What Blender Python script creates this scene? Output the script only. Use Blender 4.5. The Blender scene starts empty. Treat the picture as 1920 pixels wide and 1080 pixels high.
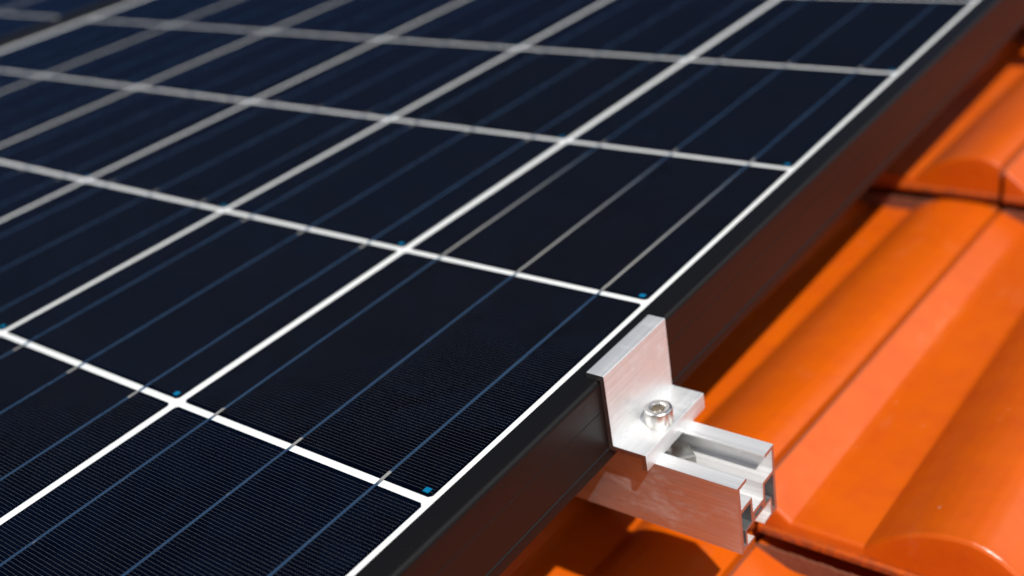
import bpy, bmesh, math, random
from mathutils import Matrix, Vector

# ------------------------------------------------------------------ frame of reference
# Everything is laid out in roof coordinates (metres): X across the roof, Y up the slope,
# Z square to the panel glass.  PITCH then tips that frame to the roof's real slope.
PITCH = math.radians(25)
T = Matrix.Rotation(PITCH, 4, 'X')
scene = bpy.context.scene
C = scene.collection

# ------------------------------------------------------------------ camera
cam_d = bpy.data.cameras.new('camera')
cam = bpy.data.objects.new('camera', cam_d)
C.objects.link(cam)
scene.camera = cam
RX = Vector((0.787092, 0.596384, -0.157516))
RY = Vector((0.179725, -0.466011, -0.866333))
RZ = Vector((-0.590072, 0.653574, -0.473979))
CAM_POS = Vector((0.258880, -0.219563, 0.265130))
M = Matrix((( RX.x, -RY.x, -RZ.x, CAM_POS.x), (RX.y, -RY.y, -RZ.y, CAM_POS.y),
            (RX.z, -RY.z, -RZ.z, CAM_POS.z), (0, 0, 0, 1)))
cam.matrix_world = T @ M
cam_d.sensor_width = 36.0
cam_d.lens = 2092.5 / 1920 * 36
cam_d.clip_start = 0.01
cam_d.clip_end = 5000
cam_d.dof.use_dof = True
cam_d.dof.focus_distance = 0.447
cam_d.dof.aperture_fstop = 5.2
cam_d.dof.aperture_blades = 9

# ------------------------------------------------------------------ light
SUN_LOCAL = Vector((0.60, -0.31, 1.0)).normalized()          # towards the sun, roof coordinates
SUN = (T.to_3x3() @ SUN_LOCAL).normalized()
w = bpy.data.worlds.new('World')
scene.world = w
w.use_nodes = True
wn = w.node_tree
sky = wn.nodes.new('ShaderNodeTexSky')
sky.sky_type = 'NISHITA'
sky.sun_disc = False
sky.sun_elevation = math.asin(SUN.z)
sky.sun_rotation = math.atan2(SUN.x, SUN.y)
sky.altitude = 400
sky.dust_density = 0.5
sky.ozone_density = 3.0
wn.links.new(sky.outputs[0], wn.nodes['Background'].inputs[0])
wn.nodes['Background'].inputs[1].default_value = 0.05
# unseen bright cloud, added on the sunny side to put sheen on the tiles
ADDED_CLOUD = (T.to_3x3() @ Vector((.52, .66, .54))).normalized()
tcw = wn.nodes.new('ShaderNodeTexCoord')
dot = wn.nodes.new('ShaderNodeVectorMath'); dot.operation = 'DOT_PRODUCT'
wn.links.new(tcw.outputs['Generated'], dot.inputs[0]); dot.inputs[1].default_value = ADDED_CLOUD
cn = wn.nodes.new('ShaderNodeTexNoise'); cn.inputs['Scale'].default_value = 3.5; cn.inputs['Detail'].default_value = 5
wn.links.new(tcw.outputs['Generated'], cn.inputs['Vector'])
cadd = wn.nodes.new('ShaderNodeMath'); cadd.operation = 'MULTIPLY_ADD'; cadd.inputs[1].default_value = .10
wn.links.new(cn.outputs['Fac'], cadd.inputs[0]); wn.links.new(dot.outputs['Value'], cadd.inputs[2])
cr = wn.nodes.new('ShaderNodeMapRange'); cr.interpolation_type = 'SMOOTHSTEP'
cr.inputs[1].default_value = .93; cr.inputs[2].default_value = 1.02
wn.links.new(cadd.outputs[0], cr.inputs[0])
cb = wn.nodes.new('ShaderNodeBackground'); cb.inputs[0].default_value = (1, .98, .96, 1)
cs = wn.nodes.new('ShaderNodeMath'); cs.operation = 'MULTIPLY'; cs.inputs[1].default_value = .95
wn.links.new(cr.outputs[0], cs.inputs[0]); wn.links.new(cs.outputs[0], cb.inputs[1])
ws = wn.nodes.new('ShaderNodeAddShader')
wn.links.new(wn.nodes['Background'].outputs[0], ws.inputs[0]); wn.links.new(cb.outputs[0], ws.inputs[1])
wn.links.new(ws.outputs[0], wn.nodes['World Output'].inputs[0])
sl = bpy.data.lights.new('sun', 'SUN')
sl.energy = 5.0
sl.angle = math.radians(0.53)
sl.color = (1.0, 0.965, 0.91)
sun = bpy.data.objects.new('sun', sl)
C.objects.link(sun)
sun.rotation_euler = SUN.to_track_quat('Z', 'Y').to_euler()
scene.view_settings.view_transform = 'Standard'
scene.view_settings.look = 'None'
scene.view_settings.exposure = 0.0
scene.view_settings.gamma = 1.0
scene.render.engine = 'CYCLES'
scene.cycles.max_bounces = 8
scene.cycles.transparent_max_bounces = 12
scene.cycles.sample_clamp_indirect = 6.0
scene.cycles.use_denoising = True

# ------------------------------------------------------------------ node helpers
def mat(name):
    m = bpy.data.materials.new(name)
    m.use_nodes = True
    m.node_tree.nodes.clear()
    return m, m.node_tree

class N:
    def __init__(s, nt): s.nt = nt
    def new(s, t, **k):
        n = s.nt.nodes.new(t)
        for a, v in k.items():
            if a.startswith('i_'): n.inputs[a[2:].replace('_', ' ')].default_value = v
            else: setattr(n, a, v)
        return n
    def link(s, a, b): s.nt.links.new(a, b)
    def math(s, op, a, b=None, c=None):
        n = s.nt.nodes.new('ShaderNodeMath'); n.operation = op
        for i, v in enumerate((a, b, c)):
            if v is None: continue
            if isinstance(v, (int, float)): n.inputs[i].default_value = v
            else: s.link(v, n.inputs[i])
        return n.outputs[0]
    def mix(s, f, a, b):
        n = s.nt.nodes.new('ShaderNodeMix'); n.data_type = 'RGBA'
        for i, v in ((0, f), (6, a), (7, b)):
            if isinstance(v, (int, float)): n.inputs[i].default_value = v
            elif isinstance(v, tuple): n.inputs[i].default_value = (*v, 1) if len(v) == 3 else v
            else: s.link(v, n.inputs[i])
        return n.outputs[2]
    def coords(s, scale=(1, 1, 1), rnd=False):
        tc = s.new('ShaderNodeTexCoord'); mp = s.new('ShaderNodeMapping')
        s.link(tc.outputs['Object'], mp.inputs[0]); mp.inputs['Scale'].default_value = scale
        if rnd:
            oi = s.new('ShaderNodeObjectInfo'); 
            cx = s.new('ShaderNodeCombineXYZ')
            v = s.math('MULTIPLY', oi.outputs['Random'], 37.0)
            for i in range(3): s.link(v, cx.inputs[i])
            s.link(cx.outputs[0], mp.inputs['Location'])
        return mp.outputs[0]
    def noise(s, vec, scale, detail=3, rough=0.55):
        n = s.new('ShaderNodeTexNoise'); n.inputs['Scale'].default_value = scale
        n.inputs['Detail'].default_value = detail; n.inputs['Roughness'].default_value = rough
        s.link(vec, n.inputs['Vector']); return n.outputs['Fac']
    def ramp(s, v, lo, hi, a=0.0, b=1.0):
        n = s.new('ShaderNodeMapRange'); n.inputs[1].default_value = lo; n.inputs[2].default_value = hi
        n.inputs[3].default_value = a; n.inputs[4].default_value = b
        s.link(v, n.inputs[0]); return n.outputs[0]
    def bump(s, h, strength, dist):
        n = s.new('ShaderNodeBump'); n.inputs['Strength'].default_value = strength
        n.inputs['Distance'].default_value = dist; s.link(h, n.inputs['Height']); return n.outputs[0]
    def out(s, sh):
        o = s.new('ShaderNodeOutputMaterial'); s.link(sh, o.inputs[0])
    def principled(s, **k):
        p = s.new('ShaderNodeBsdfPrincipled')
        for a, v in k.items():
            key = a.replace('_', ' ')
            if isinstance(v, (int, float)): p.inputs[key].default_value = v
            elif isinstance(v, tuple): p.inputs[key].default_value = (*v, 1) if len(v) == 3 else v
            else: s.link(v, p.inputs[key])
        return p

# ------------------------------------------------------------------ materials
METAL = .70
def m_tile():
    m, nt = mat('orange_clay'); n = N(nt)
    v = n.coords((1, 1, 1), True)
    big = n.noise(v, 9, 4, .6); mid = n.noise(v, 60, 4, .6); fine = n.noise(v, 900, 3, .6)
    c = n.mix(n.ramp(big, .3, .7), TILE_A, TILE_B)
    c = n.mix(n.ramp(mid, .42, .75, 0, .5), c, (.52, .066, .004))
    spk = n.noise(v, 420, 2, .5)
    c = n.mix(n.ramp(spk, .74, .79, 0, .45), c, (.16, .05, .02))          # tiny fired-in dark specks
    dust = n.noise(n.coords((1, .35, 1), True), 38, 5, .7)
    c = n.mix(n.ramp(dust, .58, .82, 0, .16), c, (.62, .36, .22))         # pale lime dust
    lime = n.noise(v, 230, 2, .4)
    c = n.mix(n.ramp(lime, .78, .82, 0, .45), c, (.72, .55, .42))
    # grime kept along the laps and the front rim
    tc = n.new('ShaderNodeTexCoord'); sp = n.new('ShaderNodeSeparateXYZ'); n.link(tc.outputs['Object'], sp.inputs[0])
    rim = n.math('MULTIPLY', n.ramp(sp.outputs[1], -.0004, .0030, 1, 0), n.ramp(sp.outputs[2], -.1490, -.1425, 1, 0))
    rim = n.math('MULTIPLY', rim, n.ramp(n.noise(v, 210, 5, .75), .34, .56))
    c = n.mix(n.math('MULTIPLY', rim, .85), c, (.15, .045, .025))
    oi = n.new('ShaderNodeObjectInfo')
    hs = n.new('ShaderNodeHueSaturation'); n.link(c, hs.inputs['Color'])
    n.link(n.ramp(oi.outputs['Random'], 0, 1, .499, .501), hs.inputs['Hue'])
    n.link(n.ramp(oi.outputs['Random'], 0, 1, .97, 1.03), hs.inputs['Value'])
    h = n.math('ADD', n.math('MULTIPLY', mid, .6), n.math('MULTIPLY', fine, .12))
    p = n.principled(Base_Color=hs.outputs[0], Roughness=n.ramp(mid, .3, .7, .30, .38), Normal=n.bump(h, .45, .0012))
    p.inputs['Specular IOR Level'].default_value = .55
    n.out(p.outputs[0]); return m

def m_alu(name, axis, base=(.80, .80, .80), rough=.30, scuff=0.0, METAL=.70):
    m, nt = mat(name); n = N(nt)
    k = [900, 900, 900]; k[axis] = 9
    v = n.coords(tuple(k)); st = n.noise(v, 1.0, 4, .65)
    k2 = [170, 170, 170]; k2[axis] = 3
    st2 = n.noise(n.coords(tuple(k2)), 1.0, 3, .6)
    blot = n.noise(n.coords((70, 70, 70)), 1.0, 5, .65)
    c = n.mix(n.ramp(st2, .3, .7), tuple(x * .84 for x in base), base)
    c = n.mix(n.ramp(st, .36, .64, .45, 0), c, tuple(x * .62 for x in base))
    c = n.mix(n.ramp(blot, .42, .7, 0, .35), c, (.62, .60, .59))
    r = n.math('ADD', n.ramp(st, .3, .7, rough - .05, rough + .07), n.ramp(blot, .4, .7, 0, .12))
    met = METAL
    if scuff:
        sc = n.noise(n.coords((34, 90, 90)), 1.0, 6, .72)
        sm = n.ramp(sc, .52, .70, 0, scuff)
        lines = n.noise(n.coords((110, 110, 2400)), 1.0, 2, .5)
        sm = n.math('ADD', sm, n.ramp(lines, .70, .76, 0, .25))
        c = n.mix(sm, c, (.72, .69, .66)); r = n.math('ADD', r, n.math('MULTIPLY', sm, .25))
        met = n.math('SUBTRACT', METAL, n.math('MULTIPLY', sm, .6))
    h = n.math('ADD', st, n.math('MULTIPLY', st2, 2.0))
    p = n.principled(Base_Color=c, Metallic=met, Roughness=r, Normal=n.bump(h, .5, .0002))
    n.out(p.outputs[0]); return m

def m_steel(name, base=(.74, .72, .69), rough=.27):
    m, nt = mat(name); n = N(nt)
    b = n.noise(n.coords((400, 400, 400)), 1.0, 4, .6)
    p = n.principled(Base_Color=n.mix(n.ramp(b, .35, .7), base, tuple(x * .8 for x in base)), Metallic=1.0,
                     Roughness=n.ramp(b, .3, .7, rough, rough + .14), Normal=n.bump(b, .15, .0002))
    n.out(p.outputs[0]); return m

def m_frame():
    m, nt = mat('black_anodised'); n = N(nt)
    g = n.noise(n.coords((2600, 2600, 2600)), 1.0, 2, .5)
    b = n.noise(n.coords((14, 4, 14)), 1.0, 4, .6)
    dust = n.noise(n.coords((1500, 1500, 1500)), 1.0, 1, .5)
    c = n.mix(n.ramp(dust, .74, .80, 0, .35), (.0050, .0044, .0044), (.07, .07, .075))
    p = n.principled(Base_Color=c, Roughness=n.math('ADD', n.ramp(g, .3, .7, .36, .44), n.ramp(b, .35, .7, 0, .05)),
                     Normal=n.bump(g, .10, .00015))
    p.inputs['IOR'].default_value = 1.38
    n.out(p.outputs[0]); return m

def m_glass():
    m, nt = mat('solar_glass'); n = N(nt)
    fr = n.new('ShaderNodeFresnel'); fr.inputs[0].default_value = 1.45
    geo = n.new('ShaderNodeNewGeometry')
    f = n.math('MULTIPLY', n.math('MULTIPLY', fr.outputs[0], GLASS_REFL), n.math('SUBTRACT', 1.0, geo.outputs['Backfacing']))
    tr = n.new('ShaderNodeBsdfTransparent'); tr.inputs[0].default_value = (.985, .99, .99, 1)
    gl = n.new('ShaderNodeBsdfGlossy'); gl.inputs['Roughness'].default_value = .07
    gl.inputs['Color'].default_value = (.010, .10, .25, 1)     # anti-reflective coating: a dim blue reflection
    mx = n.new('ShaderNodeMixShader'); n.link(f, mx.inputs[0]); n.link(tr.outputs[0], mx.inputs[1]); n.link(gl.outputs[0], mx.inputs[2])
    n.out(mx.outputs[0]); return m

def m_backsheet():
    m, nt = mat('white_backsheet'); n = N(nt)
    b = n.noise(n.coords((60, 60, 60)), 1.0, 4, .6)
    p = n.principled(Base_Color=n.mix(b, (.88, .88, .865), (.92, .92, .91)), Roughness=.6)
    n.out(p.outputs[0]); return m

FPITCH = 0.00172
def m_cell():
    m, nt = mat('silicon_cell'); n = N(nt)
    tc = n.new('ShaderNodeTexCoord'); sp = n.new('ShaderNodeSeparateXYZ'); n.link(tc.outputs['Object'], sp.inputs[0])
    x, y = sp.outputs[0], sp.outputs[1]
    ph = n.math('FRACT', n.math('ADD', n.math('DIVIDE', y, FPITCH), 100.0))
    d = n.math('ABSOLUTE', n.math('SUBTRACT', ph, .5))                       # 0 on a finger
    line = n.ramp(d, FW - .012, FW + .012, 1, 0)
    ins = n.math('MULTIPLY', n.math('LESS_THAN', n.math('ABSOLUTE', y), CELL_Y / 2 - .0012),
                 n.math('LESS_THAN', n.math('ABSOLUTE', x), CELL_X / 2 - .0010))
    line = n.math('MULTIPLY', line, ins)
    # printing flaws: faint breaks in the silver lines
    brk = n.noise(n.coords((120, 900, 1), True), 1.0, 2, .5)
    line = n.math('MULTIPLY', line, n.ramp(brk, .25, .40, .7, 1))
    oi = n.new('ShaderNodeObjectInfo')
    grain = n.new('ShaderNodeTexVoronoi'); grain.inputs['Scale'].default_value = 70
    n.link(n.coords((1, 1, 1), True), grain.inputs['Vector'])
    gcol = n.new('ShaderNodeSeparateColor'); n.link(grain.outputs['Color'], gcol.inputs[0])
    base = n.mix(oi.outputs['Random'], CELL_A, CELL_B)
    base = n.mix(n.math('MULTIPLY', gcol.outputs[0], .35), base, (.002, .005, .015))
    cl = n.noise(n.coords((22, 22, 1), True), 1.0, 4, .6)
    base = n.mix(n.ramp(cl, .4, .7, 0, .4), base, (.0022, .0022, .0036))
    # clear alignment mark in one corner, where the blue coating shows turquoise
    mx_ = n.math('SUBTRACT', x, CELL_X / 2 - .0042); my_ = n.math('SUBTRACT', y, -CELL_Y / 2 + .0030)
    mk = n.math('MULTIPLY', n.math('LESS_THAN', n.math('ABSOLUTE', mx_), .0015), n.math('LESS_THAN', n.math('ABSOLUTE', my_), .0014))
    hatch = n.math('FRACT', n.math('DIVIDE', n.math('ADD', x, 1.0), .00065))
    mk = n.math('MULTIPLY', mk, n.ramp(hatch, .25, .4, .45, 1))
    base = n.mix(mk, base, (.0, .20, .40))
    p = n.principled(Base_Color=base, Roughness=.38)
    p.inputs['Specular IOR Level'].default_value = .02
    q = n.principled(Base_Color=FINGER, Roughness=.42, Metallic=.7)
    ms = n.new('ShaderNodeMixShader'); n.link(line, ms.inputs[0]); n.link(p.outputs[0], ms.inputs[1]); n.link(q.outputs[0], ms.inputs[2])
    n.out(ms.outputs[0]); return m

def m_ribbon():
    m, nt = mat('tinned_ribbon'); n = N(nt)
    st = n.noise(n.coords((700, 30, 700), True), 1.0, 3, .6)
    at = n.new('ShaderNodeAttribute'); at.attribute_name = 'frost'
    fm = n.math('MULTIPLY', at.outputs['Fac'], .9)
    frost2 = n.noise(n.coords((1400, 260, 1), True), 1.0, 3, .6)
    fm = n.math('MAXIMUM', fm, n.ramp(frost2, .68, .74, 0, .6))
    sh = n.principled(Base_Color=n.mix(st, (.22, .42, .66), (.32, .52, .74)), Metallic=.93, Roughness=n.ramp(st, .3, .7, .22, .34))
    df = n.principled(Base_Color=(.42, .40, .37), Metallic=.2, Roughness=.45)
    ms = n.new('ShaderNodeMixShader'); n.link(fm, ms.inputs[0]); n.link(sh.outputs[0], ms.inputs[1]); n.link(df.outputs[0], ms.inputs[2])
    n.out(ms.outputs[0]); return m

def m_flat(name, a, b, scale, rough=.8):
    m, nt = mat(name); n = N(nt)
    f = n.noise(n.coords((scale,) * 3), 1.0, 5, .6)
    p = n.principled(Base_Color=n.mix(f, a, b), Roughness=rough, Normal=n.bump(f, .3, .01 / max(scale, .01)))
    n.out(p.outputs[0]); return m

TILE_A, TILE_B = (.57, .088, .0010), (.64, .107, .0018)
GLASS_REFL = 1.0
CELL_X, CELL_Y = .1528, .1548
FW = .017
CELL_A, CELL_B = (.0003, .0005, .0014), (.0004, .0014, .0060)
FINGER = (.42, .415, .41)
TILE = m_tile(); FRAME = m_frame(); GLASS = m_glass(); BACK = m_backsheet(); CELL = m_cell(); RIB = m_ribbon()
ALU_Y = m_alu('extruded_aluminium_clamp', 1, base=(.92, .93, .94), rough=.37, scuff=.3, METAL=.60)
ALU_X = m_alu('extruded_aluminium_rail', 0, base=(.95, .95, .95), rough=.36, METAL=.5)
ALU_SIDE = m_alu('darker_rail_side', 0, base=(.62, .61, .62), rough=.30, scuff=.5, METAL=.86)  # outer rail sides: darker and more metallic than the top
ALU_IN = m_alu('shaded_rail_chamber', 0, base=(.30, .30, .31), rough=.4, METAL=.8)  # chamber walls darkened, painting in the shade inside the hollow rail
SAWN_X = m_steel('sawn_rail_end', (.72, .70, .69), .36)
SAWN = m_steel('shaded_sawn_end', (.36, .34, .34), .34)  # sawn clamp ends, their shade put into a darker base
REAR = m_flat('panel_rear_sheet', (.02, .02, .022), (.03, .03, .032), 20, .6)
STEEL = m_steel('stainless_steel'); NUTM = m_steel('nut_steel', (.50, .49, .46), .30)
SOCK = m_flat('socket_soil', (.10, .07, .045), (.22, .16, .10), 900, .7)
JOINT = m_flat('dusty_joint', (.10, .018, .006), (.26, .085, .04), 330, .85)
DECK = m_flat('roof_felt', (.035, .03, .028), (.06, .05, .045), 40, .9)
GROUND = m_flat('grass_and_earth', (.05, .08, .03), (.12, .11, .06), .3, .95)

# ------------------------------------------------------------------ object helpers
def mesh_obj(name, bm, m, parent=None, smooth=None):
    bm.normal_update()
    me = bpy.data.meshes.new(name); bm.to_mesh(me); bm.free()
    for mm in (m if isinstance(m, (list, tuple)) else [m]): me.materials.append(mm)
    if smooth is not None:
        for p in me.polygons: p.use_smooth = True
        me.set_sharp_from_angle(angle=math.radians(smooth))
    o = bpy.data.objects.new(name, me); C.objects.link(o)
    if parent: o.parent = parent
    return o

def thing(name, label, cat, loc=(0, 0, 0), group=None):
    o = bpy.data.objects.new(name, None); C.objects.link(o)
    o.empty_display_size = .02
    o.matrix_world = T @ Matrix.Translation(loc)
    o['label'] = label; o['category'] = cat
    if group: o['group'] = group
    return o

def extrude(bm, prof, holes, axis, a, b, closed_caps=True):
    """Extrude a closed 2D profile (list of (u,v)) with holes along axis 0 (X; u,v = Y,Z) or 1 (Y; u,v = X,Z)."""
    def P(u, v, t): return (t, u, v) if axis == 0 else (u, t, v)
    for t in (a, b):
        es = []
        for loop in [prof] + holes:
            vs = [bm.verts.new(P(u, v, t)) for u, v in loop]
            es += [bm.edges.new((vs[i], vs[(i + 1) % len(vs)])) for i in range(len(vs))]
        if closed_caps: bmesh.ops.triangle_fill(bm, use_beauty=True, edges=es)
    bm.verts.ensure_lookup_table()
    n = len(prof) + sum(len(h) for h in holes); s = 0
    for loop in [prof] + holes:
        k = len(loop)
        for i in range(k):
            j = (i + 1) % k
            bm.faces.new((bm.verts[s + i], bm.verts[s + j], bm.verts[n + s + j], bm.verts[n + s + i]))
        s += k
    bmesh.ops.recalc_face_normals(bm, faces=bm.faces[:])

def round_poly(pts, radii, seg=4):
    """Fillet the corners of a 2D polygon."""
    out = []; k = len(pts)
    for i, (p, r) in enumerate(zip(pts, radii)):
        if r <= 0: out.append(p); continue
        a = Vector(pts[i - 1]); b = Vector(p); c = Vector(pts[(i + 1) % k])
        u = (a - b).normalized(); v = (c - b).normalized()
        ang = u.angle(v); d = r / math.tan(ang / 2)
        p1, p2 = b + u * d, b + v * d
        cen = b + (u + v).normalized() * (r / math.sin(ang / 2))
        a1 = math.atan2(p1.y - cen.y, p1.x - cen.x); a2 = math.atan2(p2.y - cen.y, p2.x - cen.x)
        da = (a2 - a1 + math.pi) % (2 * math.pi) - math.pi
        for s in range(seg + 1):
            t = a1 + da * s / seg
            out.append((cen.x + r * math.cos(t), cen.y + r * math.sin(t)))
    return out

def sawn(o, axis):
    for p in o.data.polygons:
        if abs(p.normal[axis]) > .9: p.material_index = 1
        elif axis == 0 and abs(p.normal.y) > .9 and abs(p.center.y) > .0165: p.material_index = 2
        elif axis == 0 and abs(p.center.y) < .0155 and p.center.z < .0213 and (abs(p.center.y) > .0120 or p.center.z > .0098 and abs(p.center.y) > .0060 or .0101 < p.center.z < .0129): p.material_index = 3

def box(bm, x0, x1, y0, y1, z0, z1):
    vs = [bm.verts.new((x, y, z)) for x in (x0, x1) for y in (y0, y1) for z in (z0, z1)]
    for f in ((0, 1, 3, 2), (4, 6, 7, 5), (0, 4, 5, 1), (2, 3, 7, 6), (0, 2, 6, 4), (1, 5, 7, 3)):
        bm.faces.new([vs[i] for i in f])

# ------------------------------------------------------------------ the setting: ground far below, roof felt
bm = bmesh.new()
S = 3000
vs = [bm.verts.new(p) for p in ((-S, -S, 0), (S, -S, 0), (S, S, 0), (-S, S, 0))]
bm.faces.new(vs)
g = mesh_obj('ground', bm, GROUND); g.location = (0, 0, -6); g['kind'] = 'structure'
bm = bmesh.new(); box(bm, -1.05, 1.15, -1.10, 2.75, -.240, -.222)
d = mesh_obj('roof_underlay', bm, DECK); d.matrix_world = T.copy(); d['kind'] = 'structure'

# ------------------------------------------------------------------ roof tiles
GAUGE = .4233
PER = .126
SEAM = .0332
def interp(tab, x):
    if x <= tab[0][0]: return tab[0][1]
    for (a, za), (b, zb) in zip(tab, tab[1:]):
        if x <= b:
            return za + (zb - za) * (x - a) / (b - a)
    return tab[-1][1]
FR = [(-52, -139.8), (-35, -139.6), (-31, -136.0), (-26, -131.6), (-19, -126.6), (-12, -122.6), (-5, -119.6), (2, -117.5), (9, -116.4),
      (16, -116.2), (23, -117.8), (30, -121.3), (34, -124.4), (52, -139.5), (56, -139.8), (74, -139.8)]
HD = [(-52, -167.8), (-37, -167.6), (-34, -165.6), (-30, -162.4), (-23, -158.4), (-13, -155.8), (-5, -155.1), (2, -154.9), (9, -154.9),
      (16, -155.2), (23, -156.1), (30, -157.2), (34, -158.4), (52, -166.6), (56, -167.5), (74, -167.8)]
def wrap(x):                       # position inside one roll period, -52 .. 74
    return (x + 52) % 126 - 52
def top(xmm, t):
    x = wrap(xmm)
    return interp(FR, x) * (1 - t) + interp(HD, x) * t
def tile_mesh():
    x0, x1 = -217.8, 30.2           # one tile, in mm, ending at the seam
    xs = sorted(set([round(x0 + i * (x1 - x0) / 124, 3) for i in range(125)] +
                    [k + o for k in (-252, -126, 0) for o in (-35, 34, 52) if x0 < k + o < x1]))
    xs = [x for i, x in enumerate(xs) if i == 0 or x - xs[i - 1] > .3]
    L = GAUGE * 1000
    ts = [0.0] + [.004 + i * .04 for i in range(26)]
    ys = sorted(set([.9, 2.0, 3.6] + [12 + i * (L - 12) / 20 for i in range(21)] + [L - 4.2, L - 3.4, L - 1.9, L - 1.1, L + 50, L + 72]))
    bm = bmesh.new()
    top_rows = []
    r = 3.2                                    # rounded front nose
    rows = []
    # front face from the bottom rim up to the nose
    def row(fn): rows.append([bm.verts.new(fn(x)) for x in xs])
    def m3(x, y, z): return (x / 1000, y / 1000, z / 1000)
    row(lambda x: m3(x, 9, -151.0))
    row(lambda x: m3(x, -1.0, -151.0))
    row(lambda x: m3(x, -1.6, -150.4))
    row(lambda x: m3(x, -1.6, -147.2))
    row(lambda x: m3(x, -.9, -146.4))
    def face(x, f):                            # straight part of the front face
        zt = top(x, 0) - r
        return m3(x, -.2 + .9 * f, -145.6 + (zt + 145.6) * f)
    for f in (0, .33, .66, 1.0): row(lambda x, f=f: face(x, f))
    for a in (25, 50, 72):
        ar = math.radians(a)
        row(lambda x, ar=ar: m3(x, .7 + r * (1 - math.cos(ar)), top(x, 0) - r + r * math.sin(ar)))
    def tz(x, y):
        z = top(x, y / L)
        if L - 4 < y < L - 1.5: z = max(z, -157.0 + .25 * math.sin(x * .41) + .2 * math.sin(x * 1.13))
        return z
    for y in [v for v in ys if v > 3.5]: row(lambda x, y=y: m3(x, y, tz(x, y)))
    # back edge and underside
    def und(x): return 3.2 if (x - x0) < 20 else 11.3
    row(lambda x: m3(x, L + 72, top(x, (L + 72) / L) - und(x)))
    for y in (L, L * .66, L * .33, 9.001): row(lambda x, y=y: m3(x, y, min(top(x, y / L) - und(x), -150.2 if False else 1e9)))
    n = len(rows)
    for i in range(n):
        A, B = rows[i], rows[(i + 1) % n]
        for j in range(len(xs) - 1):
            bm.faces.new((A[j], A[j + 1], B[j + 1], B[j]))
    for j in (0, len(xs) - 1):
        lp = [rw[j] for rw in rows]
        bm.faces.new(lp if j == 0 else lp[::-1])
    # interlocking side strip which slides under the neighbour
    sx = [30.2, 33.5, 36, 41, 46]
    prev = None; bm.faces.index_update(); nf = len(bm.faces)
    for y in [1.5, 4, 30, L * .25, L * .5, L * .75, L, L + 60]:
        up = [bm.verts.new(m3(x, y, top(min(x, 36), y / L) - (6.4 if x < 40 else 6.4 + (x - 36) * .9))) for x in sx]
        dn = [bm.verts.new(m3(x, y, top(min(x, 36), y / L) - (10 if x < 40 else 10 + (x - 36) * .9))) for x in sx]
        ring = up + dn[::-1]
        if prev:
            for k in range(len(ring)):
                q = (k + 1) % len(ring)
                bm.faces.new((prev[k], prev[q], ring[q], ring[k]))
        else: bm.faces.new(ring)
        prev = ring
    bm.faces.new(prev[::-1])
    bm.faces.ensure_lookup_table()
    for f in bm.faces[nf:]: f.material_index = 1
    for f in bm.faces[:nf]:
        c_ = f.calc_center_median() * 1000
        if L - 4.4 < c_.y < L - .9 and interp(HD, wrap(c_.x)) < -156.5 and c_.z > -170: f.material_index = 1
    bmesh.ops.recalc_face_normals(bm, faces=bm.faces[:])
    me = mesh_obj('roof_tile', bm, [TILE, JOINT], None, 13)
    return me
tile0 = tile_mesh()
Y0 = .1885
TLAB = {
 (0, -1): 'orange roof tile at the bottom edge, mostly in the dark shadow of the rail',
 (0, 0): 'orange roof tile running along the black frame just behind the rail',
 (0, 1): 'orange roof tile beside the frame in the top right corner',
 (1, -1): 'orange roof tile corner showing below the cut end of the rail',
 (1, 0): 'largest orange roof tile, with flat pan and broad roll right of the rail end',
 (1, 1): 'orange roof tile corner at the right edge, across the joint from the top one',
}
first = True
for c in range(-1, 3):
    for r_ in range(-1, 4):
        if first: o = tile0; first = False
        else:
            o = tile0.copy(); C.objects.link(o)
        rr = random.Random(c * 17 + r_)
        loc = Matrix.Translation((c * .252 + (rr.uniform(-.0004, .0004)), Y0 + r_ * GAUGE + rr.uniform(-.0008, .0008), rr.uniform(-.0003, .0003)))
        o.matrix_world = T @ loc @ Matrix.Translation((SEAM - .0332, 0, 0))
        o['category'] = 'roof tile'; o['kind'] = 'thing'
        o['group'] = 'orange clay tiles of the roof'
        row_w = {-1: 'lowest', 0: 'second lowest', 1: 'third lowest', 2: 'fourth lowest', 3: 'topmost'}[r_]
        col_w = {-1: 'hidden in shade under the solar panel', 0: 'beside the black frame', 1: 'right of the rail end', 2: 'in the outermost right column'}[c]
        o['label'] = TLAB.get((c, r_), 'orange clay roof tile of the %s row, %s' % (row_w, col_w))

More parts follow.
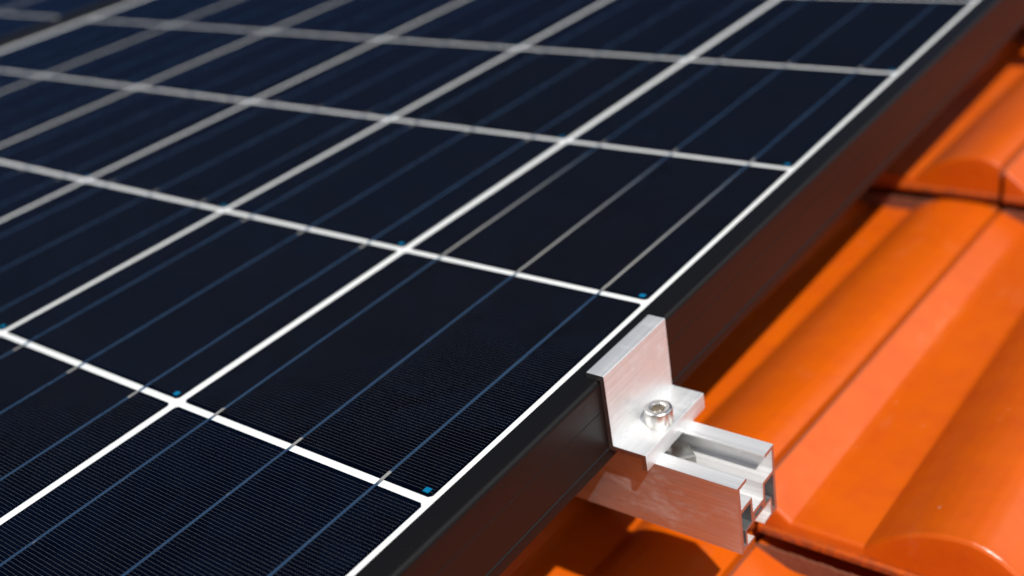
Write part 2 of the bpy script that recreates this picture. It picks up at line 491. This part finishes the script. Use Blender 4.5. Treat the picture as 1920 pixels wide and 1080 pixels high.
# ------------------------------------------------------------------ solar panel
PX, PY = .1570, .1588
def panel():
    p = thing('solar_panel', 'black framed solar panel with white cell grid, in the foreground under the end clamp', 'solar panel', (0, 0, 0), 'solar panels on the roof')
    xr, xl = .0027, -6 * PX - .0092             # inner lips of the frame
    yb, yt = -2 * PY - .0125, 8 * PY + .0125
    # frame: one closed profile swept round the rectangle, d = distance outwards from the inner lip
    W = .0138
    prof = [(0, .0004), (0, .0011), (.0004, .0015)]
    rr = .0027
    for i in range(7):
        a = math.pi / 2 * (1 - i / 6)
        prof.append((W - rr + rr * math.cos(a), .0015 - rr + rr * math.sin(a)))
    prof += [(W, -.0131), (W - .0003, -.01325), (W - .0003, -.01345), (W, -.0136), (W, -.0334), (W - .0003, -.03355),
             (W - .0003, -.03395), (W + .0002, -.03425), (W + .0003, -.0346), (W + .0003, -.0396), (W, -.0400),
             (-.0150, -.0400), (-.0150, -.0384), (W - .0018, -.0384), (W - .0018, -.0055), (.0, -.0055), (.0, -.0040), (W - .0018, -.0040), (W - .0018, .0004)]
    bm = bmesh.new(); rings = []
    for dd, z in prof:
        rings.append([bm.verts.new((x, y, z)) for x, y in ((xl - dd, yb - dd), (xr + dd, yb - dd), (xr + dd, yt + dd), (xl - dd, yt + dd))])
    for i in range(len(rings)):
        A, B = rings[i], rings[(i + 1) % len(rings)]
        for j in range(4):
            q = (j + 1) % 4
            bm.faces.new((A[j], A[q], B[q], B[j]))
    bmesh.ops.recalc_face_normals(bm, faces=bm.faces[:])
    mesh_obj('frame', bm, FRAME, p, 30)
    bm = bmesh.new(); e = .008
    box(bm, xl - e, xr + e, yb - e, yt + e, -.0036, -.0005)
    bs = mesh_obj('backsheet', bm, [BACK, REAR], p)
    for f in bs.data.polygons:
        if f.normal.z < -.5: f.material_index = 1
    # front glass
    bm = bmesh.new(); e = .0001
    box(bm, xl + e, xr - e, yb + e, yt - e, .0005, .0009)
    mesh_obj('glass', bm, GLASS, p)
    # cells
    bm = bmesh.new(); hx, hy, ch = CELL_X / 2, CELL_Y / 2, .0014
    pts = [(-hx + ch, -hy), (hx - ch, -hy), (hx, -hy + ch), (hx, hy - ch), (hx - ch, hy), (-hx + ch, hy), (-hx, hy - ch), (-hx, -hy + ch)]
    lo = [bm.verts.new((x, y, -.0002)) for x, y in pts]; hi = [bm.verts.new((x, y, 0)) for x, y in pts]
    bm.faces.new(hi); bm.faces.new(lo[::-1])
    for i in range(8): bm.faces.new((lo[i], lo[(i + 1) % 8], hi[(i + 1) % 8], hi[i]))
    bmesh.ops.recalc_face_normals(bm, faces=bm.faces[:])
    c0 = mesh_obj('solar_cell', bm, CELL, p)
    k = 0
    for i in range(6):
        for j in range(-2, 8):
            o = c0 if k == 0 else c0.copy()
            if k: C.objects.link(o); o.parent = p
            xc = -(i + .5) * PX if i else -.0014 - CELL_X / 2
            o.location = (xc, (j + .5) * PY, 0); k += 1
    # tinned ribbons: three to a string, dipping between one cell and the next
    rnd = random.Random(5)
    for i in range(6):
        for b in (1 / 6, .5, 5 / 6):
            x = -i * PX - PX * b + (.0006 if b > .5 else -.0006 if b < .4 else 0)
            bm = bmesh.new(); rows = []; fr = bm.verts.layers.float.new('frost')
            wd = .00074
            for j in range(-2, 8):
                y0, y1 = j * PY, (j + 1) * PY
                tw = rnd.uniform(-.03, .05)
                for q, (yy, zz) in enumerate(((y0 - .0016, .00002), (y0 + .0020, .00020), (y0 + .0062, .00036), (y0 + .0070, .00026), (y0 + .03, .00026),
                                (y0 + .062, .00026), (y0 + .10, .00026), (y1 - .0086, .00026), (y1 - .0078, .00026), (y1 - .0022, .00026))):
                    yy += rnd.uniform(-.0003, .0003)
                    t_ = tw + rnd.uniform(-.02, .02)
                    wob = rnd.uniform(-.00008, .00008)
                    if b < .9 and i == 0 and j == 1: fv = (0, .8, 1, 1, 1, .8, .5, 0, 0, 0)[q]
                    elif i % 2 == 0: fv = (0, .9, 1, 0, 0, 0, 0, 0, 0, 0)[q]
                    else: fv = (0, 0, 0, 0, 0, 0, 0, 0, 1, .9)[q]
                    rows.append([bm.verts.new((x + wob - wd, yy, zz - t_ * wd)), bm.verts.new((x + wob + wd, yy, zz + t_ * wd)),
                                 bm.verts.new((x + wob + wd, yy, zz + t_ * wd - .00016)), bm.verts.new((x + wob - wd, yy, zz - t_ * wd - .00016))])
                    for v_ in rows[-1]: v_[fr] = fv
            for A, B in zip(rows, rows[1:]):
                for s in range(4): bm.faces.new((A[s], A[(s + 1) % 4], B[(s + 1) % 4], B[s]))
            bm.faces.new(rows[0][::-1]); bm.faces.new(rows[-1])
            bmesh.ops.recalc_face_normals(bm, faces=bm.faces[:])
            mesh_obj('busbar', bm, RIB, p)
    return p
pan = panel()
n2 = pan.copy(); C.objects.link(n2)
n2.matrix_world = T @ Matrix.Translation((-1.0035, 0, 0))
n2['label'] = 'second solar panel, blurred in the far top left corner beyond the dark gap'
for ch in list(pan.children):
    cc = ch.copy(); C.objects.link(cc); cc.parent = n2

# ------------------------------------------------------------------ mounting rail
def mm(pts): return [(a / 1000, b / 1000) for a, b in pts]
def rail(loc, label):
    t = thing('mounting_rail', label, 'rail', loc, 'aluminium rails under the panels')
    half = [(98.7, -40.5), (106.6, -40.5), (107.1, -40.8), (107.3, -41.5), (106.9, -42.1), (106.3, -42.2), (100.7, -42.2), (100.9, -53.4), (110.5, -53.4),
            (110.8, -61.8)]
    low = [(104.3, -67.4), (104.5, -75.0), (110.4, -75.2), (110.9, -75.8), (110.7, -76.5), (98.9, -76.5), (98.7, -76.2)]
    mir = lambda P: [(231.2 - y, z) for y, z in reversed(P)]
    prof = half + mir(half) + mir(low) + low
    def sh(P): return [((y - 115.6) / 1000, (z + 76.5) / 1000) for y, z in P]
    h1 = [(100.7, -55.4), (109.0, -55.4), (109.0, -66.0), (103.2, -66.7), (102.9, -73.6), (101.9, -74.2), (101.0, -73.6)]
    h2 = [(112.2, -63.9), (119.0, -63.9), (119.0, -66.1), (112.2, -66.1)]
    bm = bmesh.new()
    extrude(bm, sh(prof), [sh(h1), sh(mir(h1)), sh(h2)], 0, -1.98, 0)
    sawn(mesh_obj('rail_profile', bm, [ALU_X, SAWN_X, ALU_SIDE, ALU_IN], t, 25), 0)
    return t
rail((.0748, .1156, -.0765), 'silver aluminium mounting rail with open slotted end sticking out under the clamp')
rail((.0700, .9320, -.0765), 'upper aluminium rail under the far end of the panel, shading the top right tile')

# ------------------------------------------------------------------ end clamp
def clamp():
    t = thing('end_clamp', 'silver aluminium end clamp hooked over the black frame edge', 'clamp', (.0190, .1180, -.0405))
    p = [(10.0, 4.3), (19.0, 4.3), (19.0, -32.0), (35.5, -32.0), (35.5, -40.45), (33.1, -40.45), (33.1, -34.5), (16.75, -34.5), (16.75, 1.62), (10.0, 1.62)]
    rad = [.5, .5, .7, .45, .3, .3, .5, .6, .3, .3]
    p = round_poly(p, rad, 3)
    p = [((x - 19.0) / 1000, (z + 40.5) / 1000) for x, z in p]
    bm = bmesh.new()
    extrude(bm, p, [], 1, -.0255, .0255)
    sawn(mesh_obj('clamp_profile', bm, [ALU_Y, SAWN], t, 35), 1)
    return t
clamp()

# ------------------------------------------------------------------ socket head screw and slot nut
def lathe(bm, prof, seg=48, cap=False):
    rings = []
    for r, z in prof:
        rings.append([bm.verts.new((r * math.cos(2 * math.pi * i / seg), r * math.sin(2 * math.pi * i / seg), z)) for i in range(seg)])
    for A, B in zip(rings, rings[1:]):
        for i in range(seg): bm.faces.new((A[i], A[(i + 1) % seg], B[(i + 1) % seg], B[i]))
    return rings
t = thing('socket_screw', 'stainless hex socket screw standing on the foot of the end clamp', 'screw', (.0284, .1163, -.03195))
bm = bmesh.new()
R_ = .0064
rings = lathe(bm, [(.0042, 0), (R_ - .0002, 0), (R_, .0004), (R_, .0070), (R_ - .0002, .0075), (R_ - .0007, .0079), (R_ - .0011, .0080), (.0042, .0080), (.0039, .00785)], 54)
# hexagonal socket: join the inner rim to a hexagon, then walls and floor
inner = rings[-1]
hexr = .0034
def hexpt(a, r):
    s = math.pi / 3; k = (a + s / 2) % s - s / 2
    rad_ = r * math.cos(math.pi / 6) / math.cos((a % s) - s / 2)
    return rad_
h1 = []; h2 = []
for i, v in enumerate(inner):
    a = 2 * math.pi * i / 54 + .0
    rr = hexpt(a + .3, hexr)
    h1.append(bm.verts.new((rr * math.cos(a), rr * math.sin(a), .0074)))
    h2.append(bm.verts.new((rr * math.cos(a), rr * math.sin(a), .0036)))
for A, B in ((inner, h1), (h1, h2)):
    for i in range(54): bm.faces.new((A[i], A[(i + 1) % 54], B[(i + 1) % 54], B[i]))
fl = bm.faces.new(h2); bm.faces.new(rings[0][::-1])
bmesh.ops.recalc_face_normals(bm, faces=bm.faces[:])
mesh_obj('screw_head', bm, STEEL, t, 32)
bm = bmesh.new()
rg = lathe(bm, [(.0001, -.0225), (.0034, -.0225), (.0039, -.0215), (.0039, -.0001), (.0001, -.0001)], 24)
mesh_obj('shank', bm, STEEL, t, 40)
bm = bmesh.new()
rg = lathe(bm, [(.0001, .0042), (.0012, .0041), (.0022, .0038), (.0029, .00362)], 20)
mesh_obj('socket_soil', bm, SOCK, t, 60)

t = thing('slot_nut', 'grey steel slot nut lying in the rail channel beside the clamp lip', 'nut', (.0330, .1150, -.0534))
bm = bmesh.new()
po = [(-14, -8.0), (1.2, -8.0), (11.6, 2.6), (4.0, 9.2), (-12, 9.2), (-17, 3)]
lo = [bm.verts.new((x / 1000, y / 1000, .0001)) for x, y in po]
mi = [bm.verts.new((x / 1000, y / 1000, .0066)) for x, y in po]
hi = [bm.verts.new((x * .93 / 1000, y * .93 / 1000, .0074)) for x, y in po]
for A, B in ((lo, mi), (mi, hi)):
    for i in range(6): bm.faces.new((A[i], A[(i + 1) % 6], B[(i + 1) % 6], B[i]))
bm.faces.new(hi); bm.faces.new(lo[::-1])
bmesh.ops.recalc_face_normals(bm, faces=bm.faces[:])
mesh_obj('nut_body', bm, NUTM, t)
